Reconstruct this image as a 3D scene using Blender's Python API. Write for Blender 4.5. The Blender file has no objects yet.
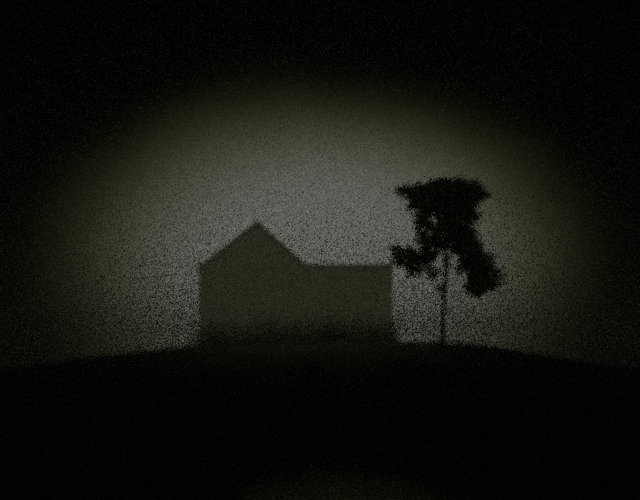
import bpy, bmesh, math, random
from mathutils import Vector, noise

random.seed(7)
sc = bpy.context.scene
C = sc.collection
R = math.radians

# ------------------------------------------------------------------ camera
F = 600.0 / 640.0            # focal length in frame widths
HORIZON = 370.0              # image row of the eye level (640 x 500 frame)
EYE = 1.6
cam_d = bpy.data.cameras.new("camera")
cam_d.sensor_width = 36.0
cam_d.lens = 36.0 * F
cam_d.shift_y = (HORIZON - 250.0) / 640.0
cam_d.clip_start = 0.05
cam_d.clip_end = 5000.0
cam_d.dof.use_dof = True     # soft wide open lens, focused far away
cam_d.dof.focus_distance = 3000.0
cam_d.dof.aperture_fstop = 0.095
cam = bpy.data.objects.new("camera", cam_d)
C.objects.link(cam)
cam.location = (0, 0, EYE)
cam.rotation_euler = (R(90), 0, 0)
sc.camera = cam

# ------------------------------------------------------------------ sky: a night sky with one broad glow low behind the house
GLOW_AZ, GLOW_EL = R(-0.1), R(8.3)
GLOW_W, GLOW_H = R(19.0), R(13.2)
SKY = 0.165
world = bpy.data.worlds.new("World")
sc.world = world
world.use_nodes = True
nt = world.node_tree
nt.nodes.clear()
N = nt.nodes.new
L = nt.links.new


def m(op, a, b=None, clamp=False):
    n = N("ShaderNodeMath")
    n.operation = op
    n.use_clamp = clamp
    for i, v in enumerate((a, b)):
        if v is None:
            continue
        if isinstance(v, (int, float)):
            n.inputs[i].default_value = v
        else:
            L(v, n.inputs[i])
    return n.outputs[0]


tc = N("ShaderNodeTexCoord")
sep = N("ShaderNodeSeparateXYZ")
L(tc.outputs["Generated"], sep.inputs[0])
X, Y, Z = sep.outputs
az = m("ARCTAN2", X, Y)
el = m("ARCSINE", Z)
dx = m("DIVIDE", m("SUBTRACT", az, GLOW_AZ), GLOW_W)
dy = m("DIVIDE", m("SUBTRACT", el, GLOW_EL), GLOW_H)
r2 = m("ADD", m("MULTIPLY", dx, dx), m("MULTIPLY", dy, dy))
nz = N("ShaderNodeTexNoise")                       # faint unevenness of the cloud layer
nz.inputs["Scale"].default_value = 5.0
nz.inputs["Detail"].default_value = 3.0
L(tc.outputs["Generated"], nz.inputs["Vector"])
r2 = m("MULTIPLY", r2, m("ADD", m("MULTIPLY", nz.outputs["Fac"], 0.2), 0.9))
g = m("EXPONENT", m("MULTIPLY", m("POWER", r2, 2.2), -1.0))
ramp = N("ShaderNodeValToRGB")
ramp.color_ramp.elements[0].color = (0.93, 1.0, 0.4, 1)
ramp.color_ramp.elements[0].position = 0.0
ramp.color_ramp.elements[1].color = (0.99, 1.0, 0.88, 1)
ramp.color_ramp.elements[1].position = 0.85
L(g, ramp.inputs[0])
bg = N("ShaderNodeBackground")
L(ramp.outputs[0], bg.inputs["Color"])
L(m("MULTIPLY", m("ADD", g, 0.0003), SKY), bg.inputs["Strength"])
out = N("ShaderNodeOutputWorld")
L(bg.outputs[0], out.inputs["Surface"])

# added, unseen fill light behind the viewer to brighten the house front
front_fill_d = bpy.data.lights.new("front_fill", "SUN")
front_fill_d.energy = 0.15
front_fill_d.angle = R(15)
front_fill_d.color = (1.0, 0.98, 0.75)
front_fill = bpy.data.objects.new("front_fill", front_fill_d)
C.objects.link(front_fill)
front_fill.rotation_euler = (R(73), 0, R(8))

vs = sc.view_settings
vs.view_transform = "Standard"
vs.look = "None"
vs.exposure = 0.0
vs.gamma = 1.0
cy = sc.cycles
cy.use_denoising = False
cy.use_adaptive_sampling = True
cy.adaptive_threshold = 1.0
cy.adaptive_min_samples = 4
cy.filter_width = 2.2
cy.use_sample_subset = True
cy.sample_subset_length = 2
cy.sample_offset = 5
cy.sampling_pattern = "TABULATED_SOBOL"
cy.max_bounces = 6
cy.volume_bounces = 4
cy.transparent_max_bounces = 4

# ------------------------------------------------------------------ materials


def mat(name, col, rough=0.9, var=0.25, scale=3.0, bump=0.0, spec=0.2, stretch=(1, 1, 1), col2=None):
    mt = bpy.data.materials.new(name)
    mt.use_nodes = True
    t = mt.node_tree
    b = t.nodes["Principled BSDF"]
    b.inputs["Roughness"].default_value = rough
    b.inputs["Specular IOR Level"].default_value = spec
    co = t.nodes.new("ShaderNodeTexCoord")
    mp = t.nodes.new("ShaderNodeMapping")
    mp.inputs["Scale"].default_value = stretch
    t.links.new(co.outputs["Object"], mp.inputs[0])
    n = t.nodes.new("ShaderNodeTexNoise")
    n.inputs["Scale"].default_value = scale
    n.inputs["Detail"].default_value = 6.0
    t.links.new(mp.outputs[0], n.inputs["Vector"])
    rp = t.nodes.new("ShaderNodeValToRGB")
    c2 = col2 or tuple(c * (1 + var) for c in col)
    rp.color_ramp.elements[0].color = (*[c * (1 - var) for c in col], 1)
    rp.color_ramp.elements[0].position = 0.3
    rp.color_ramp.elements[1].color = (*c2, 1)
    rp.color_ramp.elements[1].position = 0.7
    t.links.new(n.outputs["Fac"], rp.inputs[0])
    t.links.new(rp.outputs[0], b.inputs["Base Color"])
    if bump:
        bp = t.nodes.new("ShaderNodeBump")
        bp.inputs["Strength"].default_value = bump
        bp.inputs["Distance"].default_value = 0.02
        t.links.new(n.outputs["Fac"], bp.inputs["Height"])
        t.links.new(bp.outputs[0], b.inputs["Normal"])
    return mt


M = dict(
    soil=mat("soil", (0.02, 0.02, 0.012), scale=0.8, var=0.35, bump=0.5),
    grass=mat("grass", (0.02, 0.024, 0.012), scale=0.6, var=0.3),
    fade_weed=mat("fade_weeds", (0.13, 0.15, 0.085), scale=0.6, var=0.3),  # blades standing in for the wall's fade towards the ground
    lit_patch=mat("lit_patch_grass", (0.26, 0.275, 0.17), scale=2.0, var=0.2, rough=0.6),  # paler tone stands in for light on the near grass
    board=mat("weathered_boards", (0.56, 0.60, 0.44), scale=4.5, var=0.32, bump=0.4, stretch=(1, 1, 3)),
    trim=mat("trim_paint", (0.55, 0.58, 0.44), scale=6.0, var=0.15),
    roof=mat("roof_sheet", (0.44, 0.46, 0.36), scale=5.0, var=0.3, bump=0.5),
    stone=mat("foundation_stone", (0.2, 0.19, 0.17), scale=4.0, var=0.3, bump=0.6),
    door=mat("door_wood", (0.54, 0.57, 0.43), scale=3.0, var=0.3, stretch=(8, 8, 1)),
    metal=mat("dull_metal", (0.3, 0.29, 0.27), rough=0.4, spec=0.5),
    bark=mat("bark", (0.07, 0.06, 0.045), scale=6.0, var=0.4, bump=0.8, stretch=(1, 1, 0.25)),
    leaf=mat("leaf", (0.06, 0.07, 0.03), scale=1.5, var=0.35),
)


def link(name, me, material=None, parent=None, **props):
    o = bpy.data.objects.new(name, me)
    C.objects.link(o)
    if material is not None:
        me.materials.append(material)
    if parent is not None:
        o.parent = parent
    for k, v in props.items():
        o[k] = v
    return o


def mesh(name, verts, faces):
    me = bpy.data.meshes.new(name)
    me.from_pydata([tuple(v) for v in verts], [], faces)
    me.update()
    return me


def box_mesh(name, x0, x1, y0, y1, z0, z1, bevel=0.0):
    bm = bmesh.new()
    bmesh.ops.create_cube(bm, size=1.0)
    for v in bm.verts:
        v.co = Vector(((x0 + x1) / 2 + v.co.x * (x1 - x0), (y0 + y1) / 2 + v.co.y * (y1 - y0), (z0 + z1) / 2 + v.co.z * (z1 - z0)))
    if bevel:
        bmesh.ops.bevel(bm, geom=bm.edges[:], offset=bevel, segments=1, affect="EDGES")
    me = bpy.data.meshes.new(name)
    bm.to_mesh(me)
    bm.free()
    return me


def pt(px, py, D):
    """a point of the place seen at image position px, py, D metres in front of the camera"""
    return Vector(((px - 320.0) * D / 600.0, D, EYE + (HORIZON - py) * D / 600.0))


# ------------------------------------------------------------------ the ground: a low knoll the house and tree stand on


def smooth(a, b, x):
    t = max(0.0, min(1.0, (x - a) / (b - a)))
    return t * t * (3 - 2 * t)


KNOTS = [(-400, -0.6), (-60, 0.0), (-24, 0.1), (-17, 1.25), (-12, 2.38), (-8.5, 2.88), (-4, 3.1), (4, 3.3), (6.5, 3.3), (8.5, 3.12),
         (11.5, 2.45), (14.5, 1.95), (18, 1.15), (24, 0.1), (60, 0.0), (400, -0.6)]


def ridge_h(x):
    if x <= KNOTS[0][0]:
        return KNOTS[0][1]
    for (a, za), (b, zb) in zip(KNOTS, KNOTS[1:]):
        if x <= b:
            return za + (zb - za) * (x - a) / (b - a)
    return KNOTS[-1][1]


def ground_z(x, y):
    h = sum(ridge_h(x + d) for d in (-1.6, -0.8, 0, 0.8, 1.6)) / 5.0
    up = smooth(2.0, 38.0, y)
    down = 1.0 - smooth(52.0, 120.0, y)
    k = up * down
    far = -0.6 * smooth(60.0, 300.0, math.hypot(x, y))
    z = h * k + far * (1 - k)
    z += 0.10 * noise.noise(Vector((x * 0.35, y * 0.35, 0.0))) * (0.4 + 0.6 * k)
    return z


def axis(n, near, far):
    out_ = []
    for i in range(-n, n + 1):
        t = i / n
        out_.append(near * t + (far - near) * t ** 7)
    return out_


gx = axis(110, 60.0, 160.0)
gy = [y + 30.0 for y in axis(110, 60.0, 160.0)]
verts = [(x, y, ground_z(x, y)) for y in gy for x in gx]
W_ = len(gx)
faces = [(j * W_ + i, j * W_ + i + 1, (j + 1) * W_ + i + 1, (j + 1) * W_ + i) for j in range(len(gy) - 1) for i in range(W_ - 1)]
gm = mesh("ground", verts, faces)
for p in gm.polygons:
    p.use_smooth = True
gt = M["soil"].node_tree                      # veiling glow before the house painted as paler soil, fading outward
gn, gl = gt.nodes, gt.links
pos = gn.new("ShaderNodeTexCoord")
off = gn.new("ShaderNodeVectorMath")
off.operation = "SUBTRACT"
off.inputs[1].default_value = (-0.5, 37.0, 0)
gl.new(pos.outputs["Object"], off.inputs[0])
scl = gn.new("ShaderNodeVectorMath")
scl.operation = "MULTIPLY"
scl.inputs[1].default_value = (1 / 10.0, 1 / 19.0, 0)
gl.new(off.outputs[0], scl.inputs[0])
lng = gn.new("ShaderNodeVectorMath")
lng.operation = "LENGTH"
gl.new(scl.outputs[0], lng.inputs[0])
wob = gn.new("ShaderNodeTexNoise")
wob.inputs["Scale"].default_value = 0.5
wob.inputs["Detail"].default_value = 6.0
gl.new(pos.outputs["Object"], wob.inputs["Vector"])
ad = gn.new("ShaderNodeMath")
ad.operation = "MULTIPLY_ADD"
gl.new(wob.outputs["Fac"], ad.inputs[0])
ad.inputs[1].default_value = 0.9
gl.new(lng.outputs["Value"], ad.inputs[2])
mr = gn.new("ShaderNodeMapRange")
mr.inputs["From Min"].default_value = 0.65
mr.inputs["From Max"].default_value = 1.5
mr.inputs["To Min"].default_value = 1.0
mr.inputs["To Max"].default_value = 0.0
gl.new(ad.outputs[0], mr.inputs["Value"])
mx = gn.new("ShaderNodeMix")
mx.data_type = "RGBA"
mx.inputs[7].default_value = (0.42, 0.44, 0.32, 1)  # pale tone imitating glow on the ground
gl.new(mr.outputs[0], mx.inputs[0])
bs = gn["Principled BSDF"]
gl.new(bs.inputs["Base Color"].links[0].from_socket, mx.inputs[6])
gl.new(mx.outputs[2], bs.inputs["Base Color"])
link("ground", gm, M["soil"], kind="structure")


def blades(name, spots, material, hmin, hmax, w, power=1.0, **props):
    v, f = [], []
    for x, y in spots:
        z = ground_z(x, y) - 0.03
        a = random.uniform(0, math.tau)
        h = hmin + (hmax - hmin) * random.random() ** power
        lx, ly = random.gauss(0, 0.25) * h, random.gauss(0, 0.25) * h
        cx, sy = math.cos(a) * w / 2, math.sin(a) * w / 2
        i = len(v)
        v += [(x - cx, y - sy, z), (x + cx, y + sy, z), (x + cx * 0.7 + lx * 0.4, y + sy * 0.7 + ly * 0.4, z + h * 0.6),
              (x - cx * 0.7 + lx * 0.4, y - sy * 0.7 + ly * 0.4, z + h * 0.6), (x + lx, y + ly, z + h)]
        f += [(i, i + 1, i + 2, i + 3), (i + 3, i + 2, i + 4)]
    return link(name, mesh(name, v, f), material, **props)


HX0, HX1, HY0, HY1 = -7.7, 4.7, 37.9, 46.6


def in_house(x, y):
    return HX0 - 0.1 < x < HX1 + 0.1 and HY0 < y < HY1


spots = []
while len(spots) < 36000:                    # the knoll and the slope up to it
    y = random.uniform(9.0, 46.0)
    hw = y * 0.62 + 1
    x = random.uniform(-hw, hw)
    veil_patch = math.hypot((x + 0.5) / 10.0, (y - 37.0) / 19.0)  # keeps dark blades off the soil painted pale for the glow
    if not in_house(x, y) and veil_patch > random.uniform(0.6, 1.15):
        spots.append((x, y))
tall = []
while len(tall) < 5000:                      # blades added to darken the foot of the front wall gradually
    x = random.uniform(-7.9, 4.8)
    y = 37.9 + (0.35 if x > -0.5 else 0.0) - abs(random.gauss(0, 0.8)) - 0.05
    tall.append((x, y))
blades("meadow_grass", spots, M["grass"], 0.08, 0.26, 0.03,
       label="dark meadow grass covering the knoll below the house", category="grass", kind="stuff")
blades("tall_fade_weeds", tall, M["fade_weed"], 0.15, 2.5, 0.010, 1.9,
       label="added tall blades that fade the foot of the house wall like shade", category="fade_weeds", kind="stuff")
spots = []
while len(spots) < 16000:                    # near grass, a faint lit patch put into its pale colour
    x, y = random.gauss(0.2, 0.42), random.gauss(5.6, 0.7)
    if y > 3.5:
        spots.append((x, y))
blades("lit_patch_grass", spots, M["lit_patch"], 0.06, 0.2, 0.011,
       label="grass closest to the viewer, painted paler as a faint lit patch", category="grass", kind="stuff")

# ------------------------------------------------------------------ the house: front gable block with a lower flat roofed wing to its right
BASE = 3.06
house = bpy.data.objects.new("house", None)
C.objects.link(house)
house["label"] = "dark house with steep front gable and lower flat-topped wing, beside the tree"
house["category"] = "house"
house.location = (-4.0, 38.0, BASE)
ox, oy, oz = -4.0, 38.0, BASE


def hl(name, me, mt, parent=None, **props):
    return link(name, me, mt, parent or house, **props)


def wall_skin(name, x0, x1, yf, yb, z0, z1, openings, depth=0.16, apex=None):
    """closed wall skin with the front facing -y, real openings cut through the front with reveals"""
    xs = sorted({x0, x1, *[a for o in openings for a in o[:2]]})
    zs = sorted({z0, z1, *[a for o in openings for a in o[2:]]})
    v, f, idx = [], [], {}

    def vi(p):
        k = tuple(round(c, 4) for c in p)
        if k not in idx:
            idx[k] = len(v)
            v.append(k)
        return idx[k]

    def q(*ps):
        f.append(tuple(vi(p) for p in ps))

    for a, b in zip(xs, xs[1:]):
        for c, d in zip(zs, zs[1:]):
            mx, mz = (a + b) / 2, (c + d) / 2
            if any(o[0] < mx < o[1] and o[2] < mz < o[3] for o in openings):
                continue
            q((a, yf, c), (b, yf, c), (b, yf, d), (a, yf, d))
    for a, b, c, d in openings:
        e = yf + depth
        q((a, yf, c), (a, yf, d), (a, e, d), (a, e, c))
        q((b, yf, d), (b, yf, c), (b, e, c), (b, e, d))
        q((a, yf, d), (b, yf, d), (b, e, d), (a, e, d))
        q((b, yf, c), (a, yf, c), (a, e, c), (b, e, c))
        q((a, e, c), (a, e, d), (b, e, d), (b, e, c))
    q((x0, yb, z0), (x0, yf, z0), (x0, yf, z1), (x0, yb, z1))
    q((x1, yf, z0), (x1, yb, z0), (x1, yb, z1), (x1, yf, z1))
    q((x1, yb, z0), (x0, yb, z0), (x0, yb, z1), (x1, yb, z1))
    if apex:
        ax, azz = apex
        q((x0, yf, z1), (x1, yf, z1), (ax, yf, azz))
        q((x1, yb, z1), (x0, yb, z1), (ax, yb, azz))
    else:
        q((x0, yf, z1), (x1, yf, z1), (x1, yb, z1), (x0, yb, z1))
    return mesh(name, v, f)


# all house coordinates are relative to its base point
gx0, gx1 = -3.62, 3.22            # gable block
wx1 = 8.60                        # right end of the wing
eave = 4.98
apx, apz = 0.02, 7.82
gback = 8.0
win_g = [(-2.2, -1.2, 0.95, 2.25), (1.15, 2.15, 0.95, 2.25), (-0.55, 0.45, 3.35, 4.6)]
door_g = (-0.55, 0.45, 0.12, 2.15)
win_w = [(4.55, 5.55, 0.95, 2.25), (6.75, 7.75, 0.95, 2.25), (4.55, 5.55, 3.2, 4.4), (6.75, 7.75, 3.2, 4.4)]
gwall = hl("gable_wall", wall_skin("gable_wall", gx0, gx1, 0, gback, 0.0, eave, win_g + [door_g], apex=(apx, apz)), M["board"])
wwall = hl("wing_wall", wall_skin("wing_wall", gx1 + 0.004, wx1, 0.35, 6.6, 0.0, 5.16, win_w), M["board"])
hl("foundation", box_mesh("foundation", gx0 - 0.03, gx1 + 0.03, -0.03, gback + 0.03, -0.9, 0.10, 0.01), M["stone"])
hl("foundation", box_mesh("foundation", gx1 + 0.034, wx1 + 0.03, 0.32, 6.63, -0.9, 0.10, 0.01), M["stone"])

# steep roof: two slabs meeting at the ridge, with an overhang
s_l = (apz - eave) / (apx - gx0)
s_r = (apz - eave) / (gx1 - apx)
th, over = 0.14, 0.12


def slab(name, xa, za, xb, zb, y0, y1, t):
    v = [(xa, y0, za), (xb, y0, zb), (xb, y0, zb + t), (xa, y0, za + t), (xa, y1, za), (xb, y1, zb), (xb, y1, zb + t), (xa, y1, za + t)]
    return mesh(name, v, [(0, 1, 2, 3), (5, 4, 7, 6), (0, 4, 5, 1), (3, 2, 6, 7), (1, 5, 6, 2), (0, 3, 7, 4)])


rf = hl("roof", slab("roof", gx0 - over, eave - over * s_l + 0.01, apx - 0.003, apz + 0.01, -0.04, gback + 0.14, th), M["roof"])
hl("roof", slab("roof", gx1 + over, eave - over * s_r + 0.01, apx + 0.003, apz + 0.01, -0.04, gback + 0.14, th), M["roof"])
hl("ridge_cap", box_mesh("ridge_cap", apx - 0.09, apx + 0.09, -0.05, gback + 0.16, apz + th - 0.04, apz + th + 0.035, 0.02), M["roof"], rf)
hl("barge_board", slab("barge_board", gx0 - over - 0.01, eave - over * s_l - 0.14, apx - 0.002, apz - 0.13, -0.075, -0.043, 0.2), M["trim"])
hl("barge_board", slab("barge_board", gx1 + over + 0.01, eave - over * s_r - 0.14, apx + 0.002, apz - 0.13, -0.075, -0.043, 0.2), M["trim"])
# wing: almost flat roof falling gently to the back, with a fascia board
hl("wing_roof", slab("wing_roof", gx1 + 0.006, 5.17, wx1 + 0.07, 5.17, 0.33, 6.75, 0.10), M["roof"])
hl("fascia", box_mesh("fascia", gx1 + 0.006, wx1 + 0.08, 0.29, 0.326, 5.06, 5.285, 0.006), M["trim"])
hl("corner_board", box_mesh("corner_board", gx0 - 0.02, gx0 + 0.11, -0.022, -0.002, 0.12, eave - 0.05), M["trim"])
hl("corner_board", box_mesh("corner_board", wx1 - 0.11, wx1 + 0.02, 0.328, 0.348, 0.12, 5.05), M["trim"])


def window(yf, a, b, c, d):
    """a window closed by two board shutters painted like the wall"""
    o = hl("window", box_mesh("window", a + .004, b - .004, yf + 0.06, yf + 0.11, c + .004, d - .004), M["trim"])
    mid = (a + b) / 2
    for (x0, x1) in ((a + .006, mid - .004), (mid + .004, b - .006)):
        hl("shutter", box_mesh("shutter", x0, x1, yf + 0.004, yf + 0.058, c + .006, d - .006, 0.004), M["board"], o)
    hl("sill", box_mesh("sill", a - 0.03, b + 0.03, yf - 0.03, yf - 0.003, c - 0.05, c - 0.004, 0.004), M["board"], o)


for o in win_g:
    window(0.0, *o)
for o in win_w:
    window(0.35, *o)
a, b, c, d = door_g
dr = hl("door", box_mesh("door", a + 0.006, b - 0.006, 0.006, 0.06, c + 0.012, d - 0.012, 0.005), M["door"])
hl("handle", box_mesh("handle", b - 0.16, b - 0.12, -0.04, 0.004, 1.02, 1.17, 0.01), M["metal"], dr)
hl("doorstep", box_mesh("doorstep", a - 0.2, b + 0.2, -0.5, -0.034, -0.5, 0.09, 0.02), M["stone"])

# ------------------------------------------------------------------ the tree
TD = 37.0
tb = pt(442, 345, TD)
tb.z = ground_z(tb.x, TD) - 0.05
tree = bpy.data.objects.new("tree", None)
C.objects.link(tree)
tree.location = tb
tree["label"] = "tall slender tree with flat-topped dense crown and drooping side clumps, right of the house"
tree["category"] = "tree"


def tube(name, pts, radii, sides=9):
    v, f = [], []
    for i, (p, r) in enumerate(zip(pts, radii)):
        d = (pts[min(i + 1, len(pts) - 1)] - pts[max(i - 1, 0)]).normalized()
        ux = d.cross(Vector((0, 1, 0))).normalized()
        uy = d.cross(ux).normalized()
        for k in range(sides):
            t = math.tau * k / sides
            rr = r * (1 + 0.12 * noise.noise(p * 3 + Vector((k, i, 0))))
            v.append(p + ux * math.cos(t) * rr + uy * math.sin(t) * rr)
    for i in range(len(pts) - 1):
        for k in range(sides):
            f.append((i * sides + k, i * sides + (k + 1) % sides, (i + 1) * sides + (k + 1) % sides, (i + 1) * sides + k))
    f.append(tuple(range(sides))[::-1])
    f.append(tuple((len(pts) - 1) * sides + k for k in range(sides)))
    me = mesh(name, v, f)
    for p_ in me.polygons:
        p_.use_smooth = True
    return me


def tp(px, py, dy=0.0):
    return pt(px, py, TD) + Vector((0, dy, 0)) - tb


def path(ctrl, n=5):
    o = []
    for i in range(len(ctrl) - 1):
        for k in range(n):
            t = k / n
            p0, p1, p2, p3 = ctrl[max(i - 1, 0)], ctrl[i], ctrl[i + 1], ctrl[min(i + 2, len(ctrl) - 1)]
            o.append(0.5 * ((2 * p1) + (p2 - p0) * t + (2 * p0 - 5 * p1 + 4 * p2 - p3) * t * t + (3 * p1 - p0 - 3 * p2 + p3) * t ** 3))
    o.append(ctrl[-1].copy())
    return o


def limb(name, ctrl, r0, r1, parent=tree):
    ps = path(ctrl)
    n = len(ps)
    return link(name, tube(name, ps, [r0 + (r1 - r0) * (i / (n - 1)) ** 0.8 for i in range(n)]), M["bark"], parent)


tr0 = [Vector((0, 0, -0.25)), tp(442.5, 335), tp(443, 315), tp(445, 290, .1), tp(447, 268, .1), tp(447, 245), tp(448, 215), tp(449, 192, -.2)]
trunk = limb("trunk", tr0, 0.15, 0.05)
limb("branch", [tp(446, 275, .1), tp(438, 268, .3), tp(426, 262, .5), tp(412, 257, .6), tp(400, 252, .7)], 0.08, 0.02)
limb("branch", [tp(447, 262, .1), tp(456, 250, -.2), tp(466, 250, -.5), tp(474, 265, -.7), tp(480, 285, -.8)], 0.09, 0.02)
limb("branch", [tp(447, 250), tp(437, 238, -.6), tp(424, 224, -.9), tp(414, 206, -1.0), tp(402, 199, -1.0)], 0.08, 0.02)
limb("branch", [tp(447, 240), tp(458, 222, .6), tp(466, 204, .9), tp(478, 192, 1.0), tp(487, 187, 1.0)], 0.08, 0.02)
limb("branch", [tp(448, 225), tp(444, 206, .9), tp(437, 194, 1.2), tp(430, 184, 1.2)], 0.06, 0.02)
limb("branch", [tp(444, 296), tp(440, 290, -.2), tp(437, 284, -.3)], 0.035, 0.012)

# crown: px, py, half width, half height (image scale), depth offset, leaves
LOBES = [
    (447, 207, 28, 22, 0.0, 3200), (434, 193, 18, 10, 0.7, 1100), (460, 193, 19, 10, -0.5, 1100), (463, 217, 14, 24, 0.4, 1500),
    (425, 203, 12, 14, -0.8, 800), (436, 238, 20, 11, -0.3, 900), (462, 240, 13, 15, 0.0, 900), (441, 187, 8, 5, 0.0, 200),
    (422, 222, 8, 13, -0.4, 420), (423, 186, 9, 6, 0.9, 300), (438, 183, 10, 5, 0.3, 280), (469, 187, 7, 5, 0.6, 180), (456, 184, 8, 4, -0.2, 150), (411, 199, 8, 6, -1.0, 260), (402, 197, 7, 5, -1.0, 130),
    (412, 208, 5, 5, -0.9, 90), (482, 189, 8, 5, 1.0, 330), (474, 196, 6, 6, 0.9, 200), (469, 255, 12, 15, -0.5, 900), (478, 272, 12, 18, -0.7, 1300),
    (476, 288, 11, 8, -0.8, 480), (488, 281, 7, 11, -0.9, 240), (462, 270, 6, 12, -0.4, 130),
    (405, 251, 12, 9, 0.7, 330), (418, 259, 17, 12, 0.5, 620), (430, 250, 12, 11, 0.2, 330), (397, 245, 5, 4, 0.7, 40), (432, 271, 8, 5, 0.4, 70),
    (441, 290, 4, 6, -0.1, 45), (447, 262, 4, 9, 0.1, 50),
]
S = TD / 600.0
v, f = [], []
for px, py, rx, ry, dy, n in LOBES:
    c0 = tp(px, py, dy)
    ax, azr = rx * S, ry * S
    ay = 0.9 * (ax + azr) / 2
    ncl = max(4, n // 14)
    cl = []
    for _ in range(ncl):
        while True:
            u = Vector((random.uniform(-1, 1), random.uniform(-1, 1), random.uniform(-1, 1)))
            if u.length < 1:
                break
        u *= 0.96 if random.random() < 0.8 else 1.15
        cl.append(Vector((u.x * ax, u.y * ay, u.z * azr)))
    for _ in range(n):
        k = random.choice(cl)
        p = c0 + k + Vector((random.gauss(0, 0.12), random.gauss(0, 0.12), random.gauss(0, 0.1)))
        gp = tp(434.5, 218, 0)                       # the see-through gap in the crown
        if (p.x - gp.x) ** 2 + (p.z - gp.z) ** 2 < 0.36 ** 2:
            continue
        ln, wd = random.uniform(0.18, 0.32), random.uniform(0.1, 0.17)
        d = Vector((random.gauss(0, 1), random.gauss(0, 1), random.gauss(-0.5, 0.8))).normalized()
        sd = d.cross(Vector((random.gauss(0, 1), random.gauss(0, 1), random.gauss(0, 1)))).normalized() * wd / 2
        nn = d.cross(sd).normalized() * ln * 0.12
        i = len(v)
        v += [p, p + d * ln * 0.45 + sd + nn, p + d * ln, p + d * ln * 0.45 - sd + nn]
        f += [(i, i + 1, i + 2), (i, i + 2, i + 3)]
link("crown", mesh("crown", v, f), M["leaf"], tree, kind="stuff")

# ------------------------------------------------------------------ haze: the thin night mist the glow shines through
DENS = 0.006
hz = bpy.data.materials.new("haze")
hz.use_nodes = True
t = hz.node_tree
t.nodes.clear()
pv = t.nodes.new("ShaderNodeVolumePrincipled")
pv.inputs["Color"].default_value = (0.5, 0.52, 0.42, 1)
pv.inputs["Density"].default_value = DENS
pv.inputs["Anisotropy"].default_value = 0.7
mo = t.nodes.new("ShaderNodeOutputMaterial")
t.links.new(pv.outputs[0], mo.inputs["Volume"])
link("haze", box_mesh("haze", -163, 163, -133, 193, -2.6, 16.5), hz, kind="stuff")
